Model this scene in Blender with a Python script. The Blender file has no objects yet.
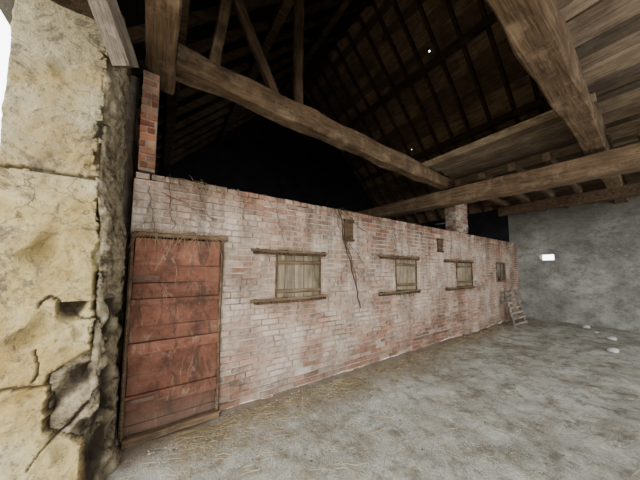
import bpy, math, random, bmesh
from mathutils import Vector, Matrix, noise
random.seed(7)
R=random.uniform
scene=bpy.context.scene

# ------------------------------------------------------------------ materials
def newmat(name):
    m=bpy.data.materials.new(name); m.use_nodes=True
    nt=m.node_tree; nt.nodes.clear()
    out=nt.nodes.new('ShaderNodeOutputMaterial'); b=nt.nodes.new('ShaderNodeBsdfPrincipled')
    b.inputs['Specular IOR Level'].default_value=0.2
    nt.links.new(b.outputs[0],out.inputs[0])
    return m,nt,b
class G:
    """small node graph helper"""
    def __init__(s,nt): s.nt=nt; s.tc=nt.nodes.new('ShaderNodeTexCoord')
    def co(s,scale=(1,1,1)):
        mp=s.nt.nodes.new('ShaderNodeMapping'); mp.inputs['Scale'].default_value=scale
        s.nt.links.new(s.tc.outputs['Object'],mp.inputs[0]); return mp.outputs[0]
    def noise(s,sc,det=6,rough=.6,scale=(1,1,1),dist=0):
        n=s.nt.nodes.new('ShaderNodeTexNoise'); n.inputs['Scale'].default_value=sc
        n.inputs['Detail'].default_value=det; n.inputs['Roughness'].default_value=rough
        n.inputs['Distortion'].default_value=dist
        s.nt.links.new(s.co(scale),n.inputs['Vector']); return n.outputs['Fac']
    def ramp(s,fac,stops):
        r=s.nt.nodes.new('ShaderNodeValToRGB'); e=r.color_ramp.elements
        while len(e)<len(stops): e.new(.5)
        for i,(p,c) in enumerate(stops):
            e[i].position=p; e[i].color=(c,c,c,1) if isinstance(c,(int,float)) else (*c,1)
        s.nt.links.new(fac,r.inputs[0]); return r.outputs[0]
    def mix(s,f,a,b,mode='MIX'):
        m=s.nt.nodes.new('ShaderNodeMix'); m.data_type='RGBA'; m.blend_type=mode
        for i,v in ((0,f),(6,a),(7,b)):
            if isinstance(v,(int,float)): m.inputs[i].default_value=v if i==0 else (v,v,v,1)
            elif isinstance(v,tuple): m.inputs[i].default_value=(*v,1)
            else: s.nt.links.new(v,m.inputs[i])
        return m.outputs[2]
    def attr(s,name='Col'):
        a=s.nt.nodes.new('ShaderNodeAttribute'); a.attribute_name=name; return a.outputs['Color']
    def xyz(s):
        x=s.nt.nodes.new('ShaderNodeSeparateXYZ'); s.nt.links.new(s.tc.outputs['Object'],x.inputs[0]); return x.outputs
    def math(s,op,a,b=0,clamp=False):
        m=s.nt.nodes.new('ShaderNodeMath'); m.operation=op; m.use_clamp=clamp
        for i,v in ((0,a),(1,b)):
            if isinstance(v,(int,float)): m.inputs[i].default_value=v
            else: s.nt.links.new(v,m.inputs[i])
        return m.outputs[0]
    def maprange(s,v,a,b,c=0,d=1):
        m=s.nt.nodes.new('ShaderNodeMapRange'); s.nt.links.new(v,m.inputs[0])
        for i,q in enumerate((a,b,c,d)): m.inputs[i+1].default_value=q
        return m.outputs[0]
    def bump(s,h,bsdf,strength=.5,dist=.02):
        b=s.nt.nodes.new('ShaderNodeBump'); b.inputs['Strength'].default_value=strength
        b.inputs['Distance'].default_value=dist
        s.nt.links.new(h,b.inputs['Height']); s.nt.links.new(b.outputs[0],bsdf.inputs['Normal'])
    def base(s,c,bsdf,rough=.9):
        s.nt.links.new(c,bsdf.inputs['Base Color']); bsdf.inputs['Roughness'].default_value=rough

def wood(name,dark,light,axis=0,useattr=False,dust=None):
    m,nt,b=newmat(name); g=G(nt)
    sc=[9,9,9]; sc[axis]=.9
    n=g.noise(2.2,8,.65,tuple(sc),.6)
    c=g.ramp(n,[(.3,dark),(.7,light)])
    fine=[60,60,60]; fine[axis]=1.5
    c=g.mix(g.ramp(g.noise(1.5,4,.6,tuple(fine)),[(.5,0),(.65,.55)]),c,tuple(v*.35 for v in dark))
    n2=g.noise(3,6,.7)
    c=g.mix(g.ramp(n2,[(.38,.0),(.7,.65)]),c,tuple(v*.5 for v in dark))
    if dust:
        n3=g.noise(5,6,.7)
        c=g.mix(g.ramp(n3,[(.52,0),(.7,.6)]),c,dust)
    if useattr: c=g.mix(1,c,g.attr(),'MULTIPLY')
    g.base(c,b,.85); g.bump(n,b,.9,.025)
    return m
M={}
M['beam']=wood('weathered_beam_wood',(.065,.04,.022),(.23,.15,.085),0,dust=(.28,.2,.125))
M['beam_light']=wood('pale_beam_wood',(.085,.054,.032),(.29,.195,.115),0,dust=(.32,.24,.16))
M['darkbeam']=wood('dark_roof_timber',(.045,.028,.017),(.17,.11,.065),0)
M['plankY']=wood('loft_plank_wood',(.12,.087,.058),(.37,.28,.195),1,True,dust=(.33,.27,.2))
M['roofplank']=wood('roof_board_wood',(.13,.085,.052),(.4,.275,.175),1,True)
M['sootplank']=wood('sooty_roof_board_wood',(.012,.009,.007),(.035,.025,.018),1,True)  # same roof boards with the left slope's shade painted into the colour
M['shutter']=wood('bleached_shutter_wood',(.17,.14,.095),(.47,.4,.28),2,True)
M['bar']=wood('shutter_rail_wood',(.07,.047,.03),(.28,.21,.14),0,True)
M['rack']=wood('grey_rack_wood',(.16,.14,.12),(.46,.42,.36),0,True)
M['greytimber']=wood('grey_timber',(.08,.06,.045),(.26,.21,.16),0,dust=(.3,.26,.2))

def mk_brick():
    m,nt,b=newmat('whitewashed_brick'); g=G(nt)
    col=g.attr(); x=g.xyz()
    ww=g.noise(.9,6,.65); ww2=g.noise(20,5,.75); ww3=g.noise(2.6,6,.72,(1,1,.4))
    s=g.math('ADD',g.math('MULTIPLY',ww,.65),g.math('ADD',g.math('MULTIPLY',ww2,.4),g.math('MULTIPLY',ww3,.6)))
    hi=g.maprange(x[2],1.95,2.4,0,.1); lo=g.maprange(x[2],.0,.8,.1,0)
    s=g.math('SUBTRACT',s,g.math('ADD',hi,lo))
    f=g.ramp(s,[(.68,.1),(.9,.85)])
    n=g.noise(40,3,.6)
    c=g.mix(g.ramp(n,[(.3,.35),(.7,0)]),col,(.08,.045,.035))
    wcol=g.ramp(g.noise(1.8,6,.65),[(.3,(.42,.29,.22)),(.5,(.55,.43,.34)),(.7,(.64,.58,.5))])
    c=g.mix(f,c,wcol)
    grime=g.ramp(g.noise(1.6,9,.8,(1,1,.5)),[(.47,0),(.64,.72)])
    c=g.mix(grime,c,(.1,.066,.045))
    st=g.ramp(g.noise(3,5,.65,(2.2,2.2,.18)),[(.49,0),(.6,.7)])
    stf=g.math('MULTIPLY',st,g.maprange(x[2],.9,2.4,.1,1))
    c=g.mix(stf,c,(.11,.075,.052))
    c=g.mix(g.math('MULTIPLY',g.maprange(x[2],0,.3,.6,0),g.ramp(g.noise(5,5,.7),[(.35,0),(.6,1)])),c,(.13,.09,.06))
    g.base(c,b,.92); g.bump(g.noise(35,5,.7),b,.7,.012); return m
M['brick']=mk_brick()
def mk_redbrick():
    m,nt,b=newmat('bare_red_brick'); g=G(nt)
    c=g.mix(g.ramp(g.noise(12,5,.7),[(.45,0),(.8,.5)]),g.attr(),(.36,.26,.19))
    c=g.mix(g.ramp(g.noise(4,6,.75),[(.45,0),(.65,.7)]),c,(.07,.05,.04))
    g.base(c,b,.92); g.bump(g.noise(35,5,.7),b,.5,.01); return m
M['redbrick']=mk_redbrick()
def simple(name,stops,sc,bs=.5,bd=.02,sc2=None,rough=.92,det=8):
    m,nt,b=newmat(name); g=G(nt)
    n=g.noise(sc,det,.65); c=g.ramp(n,stops)
    g.base(c,b,rough); g.bump(g.noise(sc2 or sc*6,6,.7),b,bs,bd); return m
M['mortar']=simple('lime_mortar',[(.32,(.1,.07,.05)),(.5,(.35,.285,.22)),(.66,(.54,.48,.4))],3,.6,.01,40)
M['soot']=simple('sooty_wall',[(.3,(.006,.006,.007)),(.7,(.02,.02,.023))],2)  # unlit rear bay: its darkness is painted into the surface colour

def mk_stone():
    m,nt,b=newmat('limestone'); g=G(nt); x=g.xyz()
    n=g.noise(2.6,8,.66)
    c=g.ramp(n,[(.28,(.25,.175,.065)),(.42,(.42,.32,.135)),(.55,(.54,.44,.22)),(.72,(.6,.53,.34))])
    up=g.maprange(x[2],1.9,2.3,0,.6)
    c=g.mix(up,c,g.ramp(g.noise(3,8,.7),[(.35,(.25,.225,.15)),(.6,(.45,.42,.3))]))
    och=g.ramp(g.noise(3.3,6,.7),[(.47,0),(.62,.6)])
    c=g.mix(och,c,(.38,.25,.075))
    gr=g.ramp(g.noise(3.1,9,.8,(1,1,1),1.2),[(.52,0),(.6,.85)])
    c=g.mix(gr,c,(.12,.098,.07))
    v=nt.nodes.new('ShaderNodeTexVoronoi'); v.inputs['Scale'].default_value=2.1; v.feature='DISTANCE_TO_EDGE'
    wn=nt.nodes.new('ShaderNodeTexNoise'); wn.inputs['Scale'].default_value=7; wn.inputs['Detail'].default_value=6
    nt.links.new(g.tc.outputs['Object'],wn.inputs['Vector'])
    va=nt.nodes.new('ShaderNodeVectorMath'); va.operation='MULTIPLY_ADD'; va.inputs[1].default_value=(.3,.3,.3)
    nt.links.new(wn.outputs['Color'],va.inputs[0]); nt.links.new(g.tc.outputs['Object'],va.inputs[2])
    nt.links.new(va.outputs[0],v.inputs['Vector'])
    crack=g.math('MULTIPLY',g.ramp(v.outputs['Distance'],[(0,1),(.012,0)]),g.ramp(g.noise(1.3,4,.6),[(.48,0),(.56,.8)]))
    c=g.mix(crack,c,(.05,.035,.02))
    sp=g.ramp(g.noise(26,6,.78),[(.53,0),(.64,.75)])
    c=g.mix(sp,c,(.14,.1,.05))
    a=g.attr()
    sepa=nt.nodes.new('ShaderNodeSeparateColor'); nt.links.new(a,sepa.inputs[0])
    mort=g.ramp(g.noise(8,9,.8),[(.38,(.07,.052,.033)),(.46,(.23,.185,.115)),(.55,(.4,.335,.215)),(.68,(.5,.45,.33))])
    c=g.mix(sepa.outputs[0],c,mort)
    c=g.mix(sepa.outputs[1],c,(.035,.025,.016))
    g.base(c,b,.93)
    g.bump(g.math('ADD',g.noise(9,9,.75),g.math('MULTIPLY',g.noise(60,4,.7),.35)),b,1,.045)
    return m
M['stone']=mk_stone()

def mk_floor():
    m,nt,b=newmat('dusty_earth_floor'); g=G(nt); x=g.xyz()
    n=g.noise(.8,10,.74)
    c=g.ramp(n,[(.32,(.22,.2,.155)),(.43,(.38,.365,.3)),(.53,(.54,.535,.465)),(.66,(.7,.71,.64))])
    f=g.noise(4.5,10,.8)
    c=g.mix(g.ramp(f,[(.4,.7),(.5,0)]),c,(.17,.145,.1))
    c=g.mix(g.ramp(g.noise(9,8,.78),[(.54,0),(.66,.6)]),c,(.68,.69,.62))
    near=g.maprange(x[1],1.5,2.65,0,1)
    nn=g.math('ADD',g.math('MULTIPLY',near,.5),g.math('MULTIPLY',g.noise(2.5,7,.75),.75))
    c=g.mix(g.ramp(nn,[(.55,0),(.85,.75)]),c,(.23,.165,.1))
    g.base(c,b,.95)
    g.bump(g.math('ADD',g.noise(5,10,.78),g.math('MULTIPLY',g.noise(45,4,.7),.35)),b,.9,.06)
    return m
M['floor']=mk_floor()
M['yard']=simple('gravel_yard',[(.3,(.32,.29,.23)),(.7,(.54,.49,.4))],2)

def mk_render():
    m,nt,b=newmat('grey_lime_render'); g=G(nt); x=g.xyz()
    n=g.noise(1.2,9,.72)
    c=g.ramp(n,[(.32,(.15,.15,.13)),(.5,(.29,.29,.26)),(.68,(.46,.465,.42))])
    c=g.mix(g.ramp(g.noise(5,9,.78,(1,1,1.7)),[(.48,0),(.6,.6)]),c,(.13,.115,.09))
    c=g.mix(g.ramp(g.noise(14,6,.75,(1,1,1.7)),[(.58,0),(.68,.6)]),c,(.52,.52,.47))
    top=g.maprange(x[2],2.0,3.4,0,.7)  # shadow below the ceiling, painted into the wall colour
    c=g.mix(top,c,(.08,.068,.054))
    g.base(c,b,.95); g.bump(g.noise(7,9,.78),b,1,.06); return m
M['render']=mk_render()

def mk_door():
    m,nt,b=newmat('faded_red_door_paint'); g=G(nt); x=g.xyz()
    c=g.ramp(g.noise(4,8,.72),[(.32,(.06,.026,.016)),(.5,(.14,.055,.032)),(.68,(.205,.095,.06))])
    c=g.mix(g.ramp(g.noise(2.4,8,.7,(1,1,9)),[(.52,0),(.66,.35)]),c,(.21,.125,.085))
    c=g.mix(g.ramp(g.noise(4.2,7,.75,(2.2,2.2,.6),1.4),[(.57,0),(.63,.7)]),c,(.25,.175,.115))
    c=g.mix(g.ramp(g.noise(5,7,.78,(1.4,1.4,.6),1),[(.5,0),(.6,.75)]),c,(.045,.026,.018))
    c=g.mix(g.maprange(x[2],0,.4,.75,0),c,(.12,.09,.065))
    c=g.mix(1,c,g.attr(),'MULTIPLY')
    g.base(c,b,.75); g.bump(g.noise(20,6,.7),b,.5,.012); return m
M['door']=mk_door()
M['straw']=simple('straw',[(.3,(.2,.145,.075)),(.5,(.34,.26,.14)),(.7,(.48,.4,.25))],4,.1,.01)
M['hay']=simple('brown_hay',[(.3,(.1,.065,.035)),(.7,(.3,.21,.12))],4,.1,.01)
M['root']=simple('dark_dry_stem',[(.3,(.035,.024,.015)),(.7,(.12,.08,.05))],6,.3,.01)
M['iron']=simple('rusty_iron',[(.3,(.05,.035,.03)),(.7,(.16,.09,.06))],9,.3,.01,rough=.7)
M['pebble']=simple('pale_stone',[(.3,(.45,.44,.4)),(.7,(.65,.64,.6))],9,.4,.01)
def mk_clod():
    m,nt,b=newmat('dry_earth_clod'); g=G(nt); g.base(g.attr(),b,.95); return m
M['clod']=mk_clod()

# ------------------------------------------------------------------ mesh helpers
class MB:
    def __init__(s): s.v=[];s.f=[];s.c=[];s.mi=[]
    def box(s,x0,x1,y0,y1,z0,z1,col=(1,1,1),j=0,mi=0,mat=None):
        k=len(s.v)
        for z in (z0,z1):
            for x,y in ((x0,y0),(x1,y0),(x1,y1),(x0,y1)):
                p=Vector((x+R(-j,j),y+R(-j,j),z+R(-j,j)))
                if mat: p=mat@p
                s.v.append(p)
        for q in ((0,3,2,1),(4,5,6,7),(0,1,5,4),(1,2,6,5),(2,3,7,6),(3,0,4,7)):
            s.f.append([k+i for i in q]); s.c.append(col); s.mi.append(mi)
    def beam(s,a,b,w,h,n=8,j=.008,col=(1,1,1),mi=0,up=(0,0,1),ch=.012,taper=1):
        a=Vector(a);b=Vector(b);d=(b-a);L=d.length;d.normalize()
        u=Vector(up); sd=d.cross(u)
        if sd.length<.05: sd=d.cross(Vector((0,1,0)))
        sd.normalize(); u=sd.cross(d)
        k=len(s.v); ring=8
        for i in range(n+1):
            t=i/n; p=a+d*L*t; sc=1+(taper-1)*t
            W=w/2*sc;H=h/2*sc
            for (q,r) in ((-W+ch,-H),(W-ch,-H),(W,-H+ch),(W,H-ch),(W-ch,H),(-W+ch,H),(-W,H-ch),(-W,-H+ch)):
                nx=noise.noise(p*1.7+Vector((q*3,r*3,5)))*j*2
                s.v.append(p+sd*(q+nx+R(-j,j)*.3)+u*(r+nx+R(-j,j)*.3))
        for i in range(n):
            for m in range(ring):
                A=k+i*ring+m;B=k+i*ring+(m+1)%ring
                s.f.append([A,B,B+ring,A+ring]); s.c.append(col); s.mi.append(mi)
        s.f.append([k+m for m in range(ring)][::-1]); s.c.append(col); s.mi.append(mi)
        s.f.append([k+n*ring+m for m in range(ring)]); s.c.append(col); s.mi.append(mi)
    def strip(s,pts,w,col=(1,1,1),mi=0):
        """thin 3-sided strand through points"""
        k=len(s.v); n=len(pts)
        for i,p in enumerate(pts):
            p=Vector(p); d=Vector(pts[min(i+1,n-1)])-Vector(pts[max(i-1,0)])
            if d.length<1e-6: d=Vector((1,0,0))
            d.normalize(); a=d.orthogonal().normalized(); bb=d.cross(a)
            for t in range(3):
                an=t*2.094; s.v.append(p+(a*math.cos(an)+bb*math.sin(an))*w)
        for i in range(n-1):
            for t in range(3):
                A=k+i*3+t;B=k+i*3+(t+1)%3
                s.f.append([A,B,B+3,A+3]); s.c.append(col); s.mi.append(mi)
    def clod(s,c,r,col):
        k=len(s.v); c=Vector(c)
        for d in ((1,0,0),(-1,0,0),(0,1,0),(0,-1,0),(0,0,1),(0,0,-1)):
            s.v.append(c+Vector((d[0]*R(.7,1.4),d[1]*R(.7,1.4),d[2]*R(.4,.8)))*r)
        for q in ((0,2,4),(2,1,4),(1,3,4),(3,0,4),(2,0,5),(1,2,5),(3,1,5),(0,3,5)):
            s.f.append([k+i for i in q]); s.c.append(col); s.mi.append(0)
    def obj(s,name,mats,parent=None,smooth=False,matrix=None):
        me=bpy.data.meshes.new(name); me.from_pydata([tuple(p) for p in s.v],[],s.f)
        for m in (mats if isinstance(mats,list) else [mats]): me.materials.append(m)
        ca=me.color_attributes.new('Col','FLOAT_COLOR','CORNER')
        i=0
        for fi,f in enumerate(s.f):
            for _ in f: ca.data[i].color=(*s.c[fi],1); i+=1
        me.polygons.foreach_set('material_index',s.mi)
        if smooth: me.polygons.foreach_set('use_smooth',[True]*len(s.f))
        me.update()
        o=bpy.data.objects.new(name,me); scene.collection.objects.link(o)
        if parent: o.parent=parent
        if matrix: o.matrix_world=matrix
        return o
def empty(name):
    e=bpy.data.objects.new(name,None); scene.collection.objects.link(e); return e
def single_beam(name,a,b,w,h,mat,n=14,j=.012,parent=None,roll=(0,0,1),ch=.018):
    """beam in its own local frame so the grain runs along local X"""
    a=Vector(a);b=Vector(b);d=(b-a);L=d.length;d.normalize()
    u=Vector(roll); y=u.cross(d)
    if y.length<.05: y=Vector((0,1,0)).cross(d)
    y.normalize(); z=d.cross(y)
    mw=Matrix(((d.x,y.x,z.x,a.x),(d.y,y.y,z.y,a.y),(d.z,y.z,z.z,a.z),(0,0,0,1)))
    mb=MB(); mb.beam((0,0,0),(L,0,0),w,h,n,j,ch=ch)
    o=mb.obj(name,mat,parent); o.matrix_world=mw; return o
def holed_slab(mb,ax,c0,c1,u0,u1,z0,z1,holes,col=(1,1,1)):
    us=sorted({u0,u1}|{h[0] for h in holes}|{h[1] for h in holes}); us=[u for u in us if u0<=u<=u1]
    zs=sorted({z0,z1}|{h[2] for h in holes}|{h[3] for h in holes}); zs=[z for z in zs if z0<=z<=z1]
    for a,b in zip(us,us[1:]):
        for c,d in zip(zs,zs[1:]):
            um=(a+b)/2;zm=(c+d)/2
            if any(h[0]<um<h[1] and h[2]<zm<h[3] for h in holes): continue
            if ax==1: mb.box(a,b,c0,c1,c,d,col)
            else: mb.box(c0,c1,a,b,c,d,col)

# ------------------------------------------------------------------ floor
def ground_h(x,y):
    p=Vector((x,y,0))
    h=noise.noise(p*.9)*.03+noise.noise(p*3.1)*.02+noise.noise(p*8)*.012
    if y>2.1: h+=max(0,(y-2.1))*.05
    return h
mb=MB(); nx,ny=260,170; X0,X1,Y0,Y1=-.8,9.9,-4.5,2.7
for j in range(ny+1):
    for i in range(nx+1):
        x=X0+(X1-X0)*(i/nx)**1.25; y=Y0+(Y1-Y0)*j/ny
        mb.v.append(Vector((x,y,ground_h(x,y))))
for j in range(ny):
    for i in range(nx):
        k=j*(nx+1)+i; mb.f.append([k,k+1,k+nx+2,k+nx+1]); mb.c.append((1,1,1)); mb.mi.append(0)
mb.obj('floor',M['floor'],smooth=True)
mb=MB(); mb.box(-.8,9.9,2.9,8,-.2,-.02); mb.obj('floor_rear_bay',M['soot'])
mb=MB(); mb.box(-22,-.8,-20,20,-.3,-.04); mb.obj('ground_yard',M['yard'])

# ------------------------------------------------------------------ brick partition (wall_left)
WY=2.70
door=(-.205,.575,-.05,1.86)
wins=[(1.2,1.88,1.13,1.73),(3.5,4.14,1.13,1.74),(5.7,6.5,1.12,1.72),(8.03,8.66,1.2,1.73)]
def topz(x): return 2.415+.012*noise.noise(Vector((x*.9,0,3)))+.006*noise.noise(Vector((x*4,0,9)))
def brickcol():
    r=random.random()
    if r<.45: c=(.31,.135,.078)
    elif r<.7: c=(.38,.2,.125)
    elif r<.85: c=(.14,.07,.048)
    else: c=(.47,.35,.26)
    k=R(.6,1.25); return tuple(v*k for v in c)
def bricks(mb,x0,x1,z0,z1,y,holes,topf=None,depth=.05,bl=.225,bh=.066,mi=0,colf=brickcol,ax=0,tj=.003):
    cz=z0; row=0
    while cz<z1-.02:
        off=(row%2)*bl/2+R(-.02,.02); x=x0-off
        while x<x1:
            L=bl*R(.94,1.05) if row%5 else bl*.52
            a=max(x,x0)+.007; b=min(x+L,x1)-.007; x+=L
            if b-a<.03: continue
            segs=[(a,b)]
            for h in holes:
                if h[2]<cz+bh*.5<h[3]:
                    ns=[]
                    for s0,s1 in segs:
                        if s1<=h[0] or s0>=h[1]: ns.append((s0,s1))
                        else:
                            if s0<h[0]-.02: ns.append((s0,h[0]-.003))
                            if s1>h[1]+.02: ns.append((h[1]+.003,s1))
                    segs=ns
            for s0,s1 in segs:
                if topf and cz+bh>topf((s0+s1)/2)+.03: continue
                dy=R(-.008,.008)
                if random.random()<.012: dy=.03
                if ax==0: mb.box(s0,s1,y+dy,y+depth,cz+.008,cz+bh-.006,colf(),tj,mi)
                else: mb.box(y-depth,y+dy,s0,s1,cz+.006,cz+bh-.006,colf(),tj,mi)
        cz+=bh+.002; row+=1
wl=empty('wall_left')
mb=MB(); bricks(mb,-.215,9.89,-.02,2.5,WY,[door]+wins,topz)
x=-.05
while x<9.7:
    L=R(.18,.24); z=topz(x)-.03
    if random.random()<.96: mb.box(x,x+L,WY+R(.0,.015),WY+.2,z-.05,z+R(.026,.042),brickcol(),.006)
    x+=L+R(0,.02)
mb.obj('brick_courses',M['brick'],wl)
mb=MB(); holed_slab(mb,1,WY+.012,WY+.2,-.215,9.89,-.1,2.36,[door]+wins); mb.obj('mortar_core',M['mortar'],wl)

def redcol():
    k=R(.6,1.2); c=random.choice([(.3,.09,.042),(.34,.13,.07),(.22,.065,.036),(.36,.2,.125)]); return tuple(v*k for v in c)
mb=MB(); bricks(mb,-.2,-.06,2.46,3.42,WY-.02,[],None,.24,.13,.066,0,redcol)
mb.box(-.19,-.065,WY-.01,WY+.2,2.44,3.42,(.34,.26,.19))
mb.obj('brick_pier',M['redbrick'])
def chcol():
    k=R(.7,1.1); c=random.choice([(.26,.16,.11),(.32,.23,.17),(.2,.12,.085),(.36,.3,.24)]); return tuple(v*k for v in c)
mb=MB(); bricks(mb,5.86,6.42,2.46,3.28,WY+.01,[],None,.26,.19,.066,0,chcol)
bricks(mb,WY+.01,WY+.28,2.46,3.28,5.87,[],None,.04,.19,.066,0,chcol,ax=1)
mb.box(5.87,6.41,WY+.02,WY+.27,2.45,3.28,(.34,.3,.25)); mb.obj('brick_chimney',M['redbrick'])

# ------------------------------------------------------------------ door in brick wall
d1=empty('door_1')
mb=MB(); zs=[.05,.3,.42,.76,.86,1.19,1.25,1.55,1.81]
for k,(a,b) in enumerate(zip(zs,zs[1:])):
    rail=k in (1,3,5)
    v=R(.85,1.1)*(1.18 if k in(7,1,3) else 1)
    yy=WY-.035 if rail else WY-.004
    if rail or k==7: mb.box(-.178,.55,yy,WY+.03,a+.004,b-.004,(v,)*3,.006)
    else:
        m=(a+b)/2+R(-.03,.03)
        for (p,q) in ((a,m),(m,b)):
            w=v*R(.85,1.15); mb.box(-.178,.55,yy+R(0,.01),WY+.03,p+.0015,q-.0015,(w,)*3,.004)
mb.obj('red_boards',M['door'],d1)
mb=MB()
mb.beam((-.195,WY-.02,.04),(-.195,WY-.02,1.83),.03,.07,8,.004); mb.beam((.565,WY-.01,.04),(.565,WY-.01,1.83),.025,.06,8,.004)
mb.beam((-.19,WY-.02,1.835),(.62,WY-.02,1.85),.06,.045,8,.006); mb.beam((-.18,WY-.05,.065),(.57,WY-.06,.07),.09,.06,8,.006)
mb.obj('door_frame',M['beam'],d1)
mb=MB()
for zz in (.36,1.42): mb.box(-.18,.02,WY-.05,WY-.036,zz,zz+.035,(1,1,1),.002)
mb.obj('strap_hinges',M['iron'],d1)

# ------------------------------------------------------------------ shuttered windows
def tuft(mb,c,n,sx,sy,sz,L=.15,drop=.05,w=(.0012,.0026)):
    for _ in range(n):
        p=Vector((c[0]+R(-sx,sx),c[1]+R(-sy,sy),c[2]+R(-sz,sz)))
        d=Vector((R(-1,1),R(-.3,.08),R(-.8,.3)));d.normalize(); l=L*R(.4,1)
        q=p+d*l*.5+Vector((0,0,-drop*.2)); r=p+d*l+Vector((0,0,-drop*R(.5,1.2)))
        mb.strip([p,q,r],R(*w))
railsx=[(.87,1.93,1.745,1.155),(3.02,4.16,1.755,1.13),(5.15,6.45,1.74,1.12)]
for k,w in enumerate(wins):
    e=empty('window_%d'%(k+1))
    if k<3:
        mb=MB(); n=5; W=(w[1]-w[0])/n
        for i in range(n):
            v=R(.65,1.12); mb.box(w[0]+i*W+.004,w[0]+(i+1)*W-.004,WY+.018+R(-.006,.006),WY+.05,w[2]+.015+R(0,.02),w[3]-.015,(v,v*R(.95,1),v*R(.88,1)),.003)
        mb.obj('shutter_boards',M['shutter'],e)
        mb=MB()
        for zz in (w[2]+.12,w[3]-.12): mb.beam((w[0],WY+.004,zz),(w[1],WY+.004,zz+R(-.01,.01)),.02,.05,6,.003,(1.2,1.12,1))
        for xx in (w[0]+.012,w[1]-.012): mb.beam((xx,WY+.002,w[2]),(xx,WY+.002,w[3]),.025,.03,6,.002,(.7,.62,.5))
        xa,xb,zt,zb=railsx[k]
        for zz in (zt,zb):
            mb.beam((xa,WY-.06,zz),(xb,WY-.06,zz+R(-.012,.012)),.035,.03,8,.005,(1.35,1.25,1.15))
            mb.beam((xa+R(0,.1),WY-.03,zz-.03),(xb,WY-.03,zz-.03),.05,.03,8,.003,(.5,.45,.4))
            for xx in (xa+.06,(xa+xb)/2-.1,xb-.05): mb.box(xx,xx+.035,WY-.07,WY+.02,zz-.035,zz+.02,(.4,.35,.3),.002)
        mb.obj('shutter_rails',M['bar'],e)
        mb=MB(); tuft(mb,((xa+xb)/2,WY-.06,zb+.02),90,(xb-xa)/2-.1,.015,.012,.13,.05); tuft(mb,((xa+xb)/2,WY-.06,zt+.02),55,(xb-xa)/2-.1,.015,.012,.14,.06)
        mb.obj('caught_straw',M['hay'],e)
    else:
        mb=MB()
        a,b,c,d=w
        mb.beam((a,WY,c),(a,WY,d),.05,.05,4,.002);mb.beam((b,WY,c),(b,WY,d),.05,.05,4,.002)
        mb.beam((a,WY,c),(b,WY,c),.05,.05,4,.002);mb.beam((a,WY,d),(b,WY,d),.05,.05,4,.002)
        mb.beam(((a+b)/2,WY,c),((a+b)/2,WY,d),.04,.03,4,.002)
        mb.obj('window_frame',M['bar'],e)
for a,b,c,d in ((2.3,2.47,1.97,2.27),(4.9,5.1,1.92,2.18)):
    mb=MB()
    for i in range(3):
        W=(b-a)/3; mb.box(a+i*W+.002,a+(i+1)*W-.002,WY-.03+R(-.004,.004),WY-.009,c,d,(.7,.62,.5),.001)
    mb.box(a-.01,b+.01,WY-.045,WY-.009,d-.02,d+.015,(.5,.4,.32)); mb.box(a-.01,b+.01,WY-.045,WY-.009,c-.015,c+.015,(.5,.4,.32))
    mb.obj('vent_hatch',M['bar'])

# ------------------------------------------------------------------ stone gate pier
foot=[(-.81,2.2),(-.34,2.2),(-.30,2.22),(-.265,2.33),(-.24,2.45),(-.24,2.67),(-.25,2.78),(-.81,2.78)]
per=[]
for (a,b) in zip(foot,foot[1:]+foot[:1]):
    a=Vector(a);b=Vector(b);n=max(1,int((b-a).length/.009))
    for i in range(n): per.append(a.lerp(b,i/n))
cen=Vector((-.5,2.5)); H=3.3; nz=340; mb=MB(); P=len(per); cols=[]
joints=[.80,2.14]
def sstep(t): t=max(0,min(1,t)); return t*t*(3-2*t)
for j in range(nz+1):
    z=-.06+(H+.06)*j/nz
    edge=-.35+.03*noise.noise(Vector((0,1,z*2.2)))+.03*noise.noise(Vector((0,4,z*9)))+.016*noise.noise(Vector((2,4,z*30)))
    edge-=.17*sstep((z-.35)/.2)*sstep((1.0-z)/.15)
    for i,q in enumerate(per):
        nrm=(q-cen).normalized(); p3=Vector((q.x,q.y,z))
        front=q.y<2.205 and q.x<-.3
        d=noise.noise(p3*3)*.016+noise.noise(p3*9)*.01+noise.noise(p3*24)*.006
        pit=noise.noise(p3*6+Vector((7,2,1)))
        if pit>.28: d-=(pit-.28)*.12
        mort=0;dark=0
        for jz in joints:
            jj=jz+.03*noise.noise(Vector((q.x*4,q.y,jz)))+.008*noise.noise(Vector((q.x*25,0,jz)))
            g_=abs(z-jj)
            if g_<.012 and q.x<edge: d-=.022; dark=.75
        de=q.x-edge
        if de>0:
            mort=sstep(de/.02); d-=(.035 if front else .0)+.022*noise.noise(p3*7)+.02*noise.noise(p3*18)+.008*noise.noise(p3*40)
            cr=noise.noise(Vector((0,9,z*1.6)))
            if de<.014 and cr>-.15: dark=.9; d-=.02
        hole=noise.noise(p3*5.5+Vector((3,1,2)))
        if z<1.3 and q.x>-.52 and hole>.12: d-=.18*(hole-.12)+.012; dark=max(dark,min(.9,(hole-.12)*4))
        ck=abs(noise.noise(Vector((q.x*4,z*2.2,q.y*4+5))))
        if .3<z<1.5 and q.x>-.6 and ck<.02 : d-=.02; dark=max(dark,.85)
        if z<.6 and q.x>-.36: d+=.06*(1-z/.6)*(1 if q.y<2.55 else .1)
        sh=.055*sstep((z-1.7)/.5) if q.x>-.36 else 0
        off=nrm*d
        if front: off=Vector((0,-d))
        mb.v.append(Vector((q.x+off.x-sh,min(q.y+off.y,2.8),z))); cols.append((mort,dark,0))
for j in range(nz):
    for i in range(P):
        A=j*P+i;B=j*P+(i+1)%P; mb.f.append([A,B,B+P,A+P]); mb.mi.append(0); mb.c.append(cols[A])
mb.f.append([nz*P+i for i in range(P)]); mb.mi.append(0); mb.c.append((1,0,0))
pier=mb.obj('stone_pier',M['stone'],smooth=True)
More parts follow.
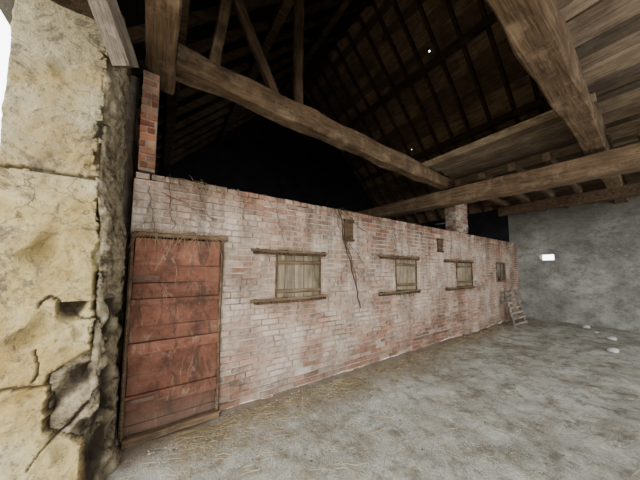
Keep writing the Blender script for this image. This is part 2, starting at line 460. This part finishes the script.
ca=pier.data.color_attributes['Col']
for l in pier.data.loops: ca.data[l.index].color=(*cols[l.vertex_index],1)

single_beam('bracket_timber',(-.05,2.93,3.56),(-.05,.64,3.56),.23,.26,M['beam'],16)
single_beam('knee_brace',(-.25,2.14,3.0),(-.62,1.6,3.85),.12,.15,M['greytimber'],10,.02)
single_beam('wall_plate_timber',(-.5,2.3,3.42),(-.5,8,3.42),.4,.2,M['darkbeam'],10)
single_beam('corner_post',(-.285,2.86,0),(-.285,2.86,3.4),.1,.1,M['greytimber'],14,.008)
single_beam('door_frame_post',(-1.15,2.3,-.04),(-1.15,2.3,3.3),.2,.12,M['greytimber'],10,.01)

# ------------------------------------------------------------------ roof carpentry
tr=empty('roof_truss')
single_beam('tie_beam',(.07,2.72,3.665),(5.6,2.72,3.5),.2,.28,M['beam'],40,.016,tr)
single_beam('strut',(.42,2.74,3.78),(.56,2.74,4.9),.12,.12,M['beam'],8,.01,tr)
single_beam('brace',(1.2,2.74,3.74),(.55,2.74,5.0),.11,.11,M['darkbeam'],8,.01,tr)
single_beam('post',(1.52,2.74,3.72),(1.52,2.74,5.9),.12,.12,M['darkbeam'],8,.01,tr)
single_beam('cross_beam',(5.43,-4.5,2.9),(5.43,7.9,3.36),.3,.33,M['beam_light'],40,.014)
single_beam('longitudinal_beam',(-.7,.47,3.58),(9.85,.47,3.44),.24,.33,M['beam'],40,.014)
EZ=3.7; RX=4.575; RZ=EZ+(9.9-RX)
rf=empty('roof')
holes=[(6.75,4.09),(6.0,3.3),(7.6,5.0)]
n=30; W=(9.95-RX)/n
for sidx in (1,-1):
    mb=MB()
    for i in range(n):
        t0=i*W; t1=(i+1)*W+.02
        xa=RX+sidx*t0; xb=RX+sidx*t1; za=RZ-t0; zb=RZ-t1
        cuts=[h for h in holes if sidx==1 and xa<=h[0]<xa+W]
        out=[];s=-4.7
        for h in sorted(cuts,key=lambda h:h[1]):
            out.append((s,h[1]-.02,1)); out.append((h[1]-.022,h[1]+.022,.72)); s=h[1]+.02
        out.append((s,8.2,1)); fin=[]
        for a,b,fr in out:
            while b-a>3.5: c=a+R(1.8,3.2); fin.append((a,c+.001,fr)); a=c
            fin.append((a,b,fr))
        for a,b,fr in fin:
            v=R(.5,1.3)
            k=len(mb.v); th=.03; lift=.012*(i%2)
            xe=xa+(xb-xa)*fr; ze=za+(zb-za)*fr
            for dz in (lift,th+lift):
                for (xx,zz,yy) in ((xa,za,a),(xe,ze,a),(xe,ze,b),(xa,za,b)): mb.v.append(Vector((xx,yy,zz+dz)))
            for q in ((0,3,2,1),(4,5,6,7),(0,1,5,4),(1,2,6,5),(2,3,7,6),(3,0,4,7)): mb.f.append([k+m for m in q]);mb.c.append((v,v*.96,v*.92));mb.mi.append(0)
    mb.obj('roof_boards',M['roofplank'] if sidx==1 else M['sootplank'],rf)  # lit and shaded board copies, slope lighting held in their colours
mb=MB(); y=-4.2
while y<8:
    for sx in (1,-1): mb.beam((RX,y,RZ-.08),(RX+sx*5.25,y,EZ-.0),.08,.11,10,.008,(1.1,1.05,1))
    y+=.52+R(-.04,.04)
for tt in (1.5,3.1,4.5):
    for sx in (1,-1): mb.beam((RX+sx*tt,-4.5,RZ-tt-.24),(RX+sx*tt,8,RZ-tt-.24),.15,.18,20,.012,(1.3,1.2,1.1))
mb.obj('rafters_and_purlins',M['darkbeam'],rf)

cl=empty('ceiling')
mb=MB()
def deck(x0,x1,y0,y1,z):
    x=x0
    while x<x1:
        w=R(.17,.24); v=random.choice([R(.35,.6),R(.7,1.0),R(1.0,1.4)])
        mb.box(x,min(x+w-R(.006,.018),x1),y0+R(-.03,.03),y1+R(-.02,.02),z+R(0,.014),z+.03,(v,v*R(.95,1),v*R(.88,1)),.004); x+=w
deck(4.25,9.85,.35,2.58,3.62); deck(-.7,9.85,-4.5,.56,3.755)
mb.obj('loft_planks',M['plankY'],cl)
mb=MB(); y=-4.3
while y<2.55:
    if abs(y-.47)>.2: mb.beam((5.3,y,3.42),(9.85,y,3.42),.1,.14,12,.01,(1.3,1.2,1.1))
    y+=.48
for yy in (-1.2,-2.9): mb.beam((-.7,yy,3.6),(9.85,yy,3.58),.22,.3,24,.012,(1.6,1.5,1.4))
mb.beam((8.2,-4.5,3.22),(8.2,2.6,3.22),.2,.24,20,.012,(1.3,1.2,1.1))
mb.obj('ceiling_joists',M['darkbeam'],cl)

# ------------------------------------------------------------------ outer walls
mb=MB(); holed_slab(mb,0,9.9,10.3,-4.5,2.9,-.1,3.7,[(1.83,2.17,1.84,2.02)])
mb.obj('wall_back',M['render'])
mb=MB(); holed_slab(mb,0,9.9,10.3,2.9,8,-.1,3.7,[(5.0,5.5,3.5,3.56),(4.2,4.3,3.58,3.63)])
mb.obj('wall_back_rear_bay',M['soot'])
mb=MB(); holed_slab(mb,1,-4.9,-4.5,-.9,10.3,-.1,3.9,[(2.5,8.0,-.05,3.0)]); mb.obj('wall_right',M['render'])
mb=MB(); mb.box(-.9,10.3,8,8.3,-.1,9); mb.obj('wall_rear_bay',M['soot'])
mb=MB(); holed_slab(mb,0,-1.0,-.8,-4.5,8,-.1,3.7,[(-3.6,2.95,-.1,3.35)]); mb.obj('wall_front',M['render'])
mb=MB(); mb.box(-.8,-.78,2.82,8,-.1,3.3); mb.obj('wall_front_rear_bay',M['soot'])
mb=MB()
for yy in (-4.5,-4.8):
    for (xx,zz) in ((-.9,3.8),(10.1,3.6),(RX,RZ)): mb.v.append(Vector((xx,yy,zz)))
for q in ((0,1,2),(5,4,3),(0,3,4,1),(1,4,5,2),(2,5,3,0)): mb.f.append(list(q));mb.c.append((1,1,1));mb.mi.append(0)
mb.obj('wall_gable',M['render'])

# ------------------------------------------------------------------ leaning hay rack
hr=MB()
A0=Vector((7.86,2.3,.02));A1=Vector((8.25,2.6,.93));B0=Vector((8.62,2.26,.02));B1=Vector((9.05,2.6,.93))
hr.beam(A0,A1,.06,.04,6,.003,(.9,.88,.85)); hr.beam(B0,B1,.06,.04,6,.003,(.9,.88,.85))
for i in range(7):
    t=.06+i*.145
    a=A0.lerp(A1,t);b=B0.lerp(B1,t); ex=(b-a).normalized()*.05; fw=Vector((0,-.03,.01))
    hr.beam(a-ex+fw,b+ex+fw,.03,.06,5,.003,(1.2,1.18,1.12))
hr.obj('slatted_hay_rack',M['rack'])

for (x,y,r) in ((7.02,.61,.075),(8.24,.71,.07),(9.4,1.22,.08),(8.9,1.0,.035)):
    bm=bmesh.new(); bmesh.ops.create_icosphere(bm,subdivisions=3,radius=r)
    for v in bm.verts:
        v.co*=1+.35*noise.noise(v.co*9+Vector((x,y,0))); v.co.z*=.65; v.co.x*=1.2
    me=bpy.data.meshes.new('loose_stone'); bm.to_mesh(me); bm.free(); me.materials.append(M['pebble'])
    o=bpy.data.objects.new('loose_stone',me); o.location=(x,y,ground_h(x,y)+r*.4); scene.collection.objects.link(o)

# ------------------------------------------------------------------ straw and crumbs
fl=empty('floor_litter')
mb=MB()
def straw(x,y,L,lift=.012):
    a=R(0,math.pi); z=ground_h(x,y)+R(.002,lift)
    d=Vector((math.cos(a),math.sin(a),R(-.04,.08)))*L/2; bend=Vector((R(-.02,.02),R(-.02,.02),R(0,.012)))
    c=Vector((x,y,z))
    mb.strip([c-d,c+bend,c+d],R(.001,.0022))
for _ in range(1500):
    x=.2+ (R(0,1)**1.4)*7; y=2.56-abs(random.gauss(0,.18)); straw(x,min(y,2.55),R(.04,.14),.02)
for (cx_,cy_,s_,n_) in ((1.0,2.35,.22,160),(2.0,2.4,.2,150),(3.1,2.3,.3,150),(.3,2.2,.2,80),(1.2,1.5,.4,110),(2.2,1.2,.5,80),(.6,1.8,.3,90),(3.2,1.6,.5,70)):
    for _ in range(n_): straw(random.gauss(cx_,s_),min(2.52,random.gauss(cy_,s_*.6)),R(.04,.16),.03)
for _ in range(600): straw(R(.0,6),R(.0,2.5),R(.03,.12))
mb.obj('straw',M['straw'],fl)
mb=MB()
for _ in range(2600):
    near=random.random()<.5
    x=.0+(R(0,1)**1.3)*9.3; y=min(2.6,2.6-abs(random.gauss(0,.22))) if near else R(-.6,2.6)
    if x<.6 and y>2.5: y=2.45
    r=R(.003,.011)*(1.6 if random.random()<.08 else 1); k=R(.6,1.2)
    col=random.choice([(.15,.115,.075),(.25,.21,.16),(.38,.35,.29),(.55,.53,.47)])
    mb.clod((x,y,ground_h(x,y)+r*.3),r,tuple(v*k for v in col))
mb.obj('earth_crumbs',M['clod'],fl)
mb=MB()
for cx_,n_ in ((.2,22),(.55,26),(.9,12),(1.35,8),(2.2,26),(2.5,26),(3.3,8),(4.4,8)):
    tuft(mb,(cx_,WY-.015,topz(cx_)),n_,.16,.02,.015,.2,.12)
tuft(mb,(.05,WY-.03,2.1),20,.2,.02,.2,.26,.15)
tuft(mb,(.2,WY-.05,1.89),60,.33,.02,.015,.18,.1)
mb.obj('hanging_hay',M['hay'],wl)
mb=MB()
def root(x0,z0,x1,z1,w,seed,wig=.05,y=WY-.035):
    pts=[]
    for i in range(19):
        t=i/18; pts.append((x0+(x1-x0)*t+wig*noise.noise(Vector((t*5,seed,0)))+wig*.4*noise.noise(Vector((t*14,seed,3))),y-.012*math.sin(t*9+seed),z0+(z1-z0)*t))
    mb.strip(pts,w)
root(2.15,2.42,2.6,.93,.011,1); root(2.2,2.42,2.52,1.3,.006,2,.07); root(2.1,2.4,2.45,1.6,.005,3,.08)
root(2.3,2.0,2.75,1.55,.004,4); root(2.25,2.42,2.75,2.1,.005,5,.08); root(2.35,1.7,2.15,1.3,.004,6)
root(.05,2.4,.1,1.9,.005,7,.06); root(.3,2.4,.42,1.95,.004,8,.06); root(.75,2.4,.8,2.1,.004,9,.06); root(-.1,2.3,-.02,1.75,.004,10,.05)
root(1.5,1.15,1.48,.85,.004,11,.04); root(1.15,2.42,1.3,1.8,.0035,12,.08); root(1.75,2.42,1.6,2.0,.0035,13,.08)
root(.0,2.25,.5,2.05,.004,14,.1); root(3.4,2.42,3.5,1.85,.0035,15,.07); root(1.7,1.75,1.78,1.35,.003,16,.05)
mb.obj('dry_vine_stalk',M['root'],wl)

# ------------------------------------------------------------------ sky light
w=bpy.data.worlds.new('overcast_sky'); scene.world=w; w.use_nodes=True
bg=w.node_tree.nodes['Background']; bg.inputs[0].default_value=(.97,.985,1,1); bg.inputs[1].default_value=8.5
def portal(name,loc,rot,sx,sy):
    l=bpy.data.lights.new(name,'AREA'); l.shape='RECTANGLE'; l.size=sx; l.size_y=sy; l.cycles.is_portal=True
    o=bpy.data.objects.new(name,l); o.location=loc; o.rotation_euler=rot; scene.collection.objects.link(o)
portal('gateway_sky_portal',(-.9,-.33,1.65),(0,math.radians(-90),0),3.4,6.6)
portal('side_door_sky_portal',(5.25,-4.7,1.5),(math.radians(90),0,0),5.5,3.0)

# ------------------------------------------------------------------ camera
cam=bpy.data.cameras.new('camera'); co=bpy.data.objects.new('camera',cam); scene.collection.objects.link(co)
cam.sensor_width=36; cam.lens=36*235/640; cam.shift_y=13/640; cam.clip_start=.02
yaw=math.radians(55.4); pt=math.radians(4.4)
fw=Vector((math.cos(yaw)*math.cos(pt),math.sin(yaw)*math.cos(pt),math.sin(pt)))
co.location=(0,0,1.5); co.rotation_euler=fw.to_track_quat('-Z','Y').to_euler()
scene.camera=co
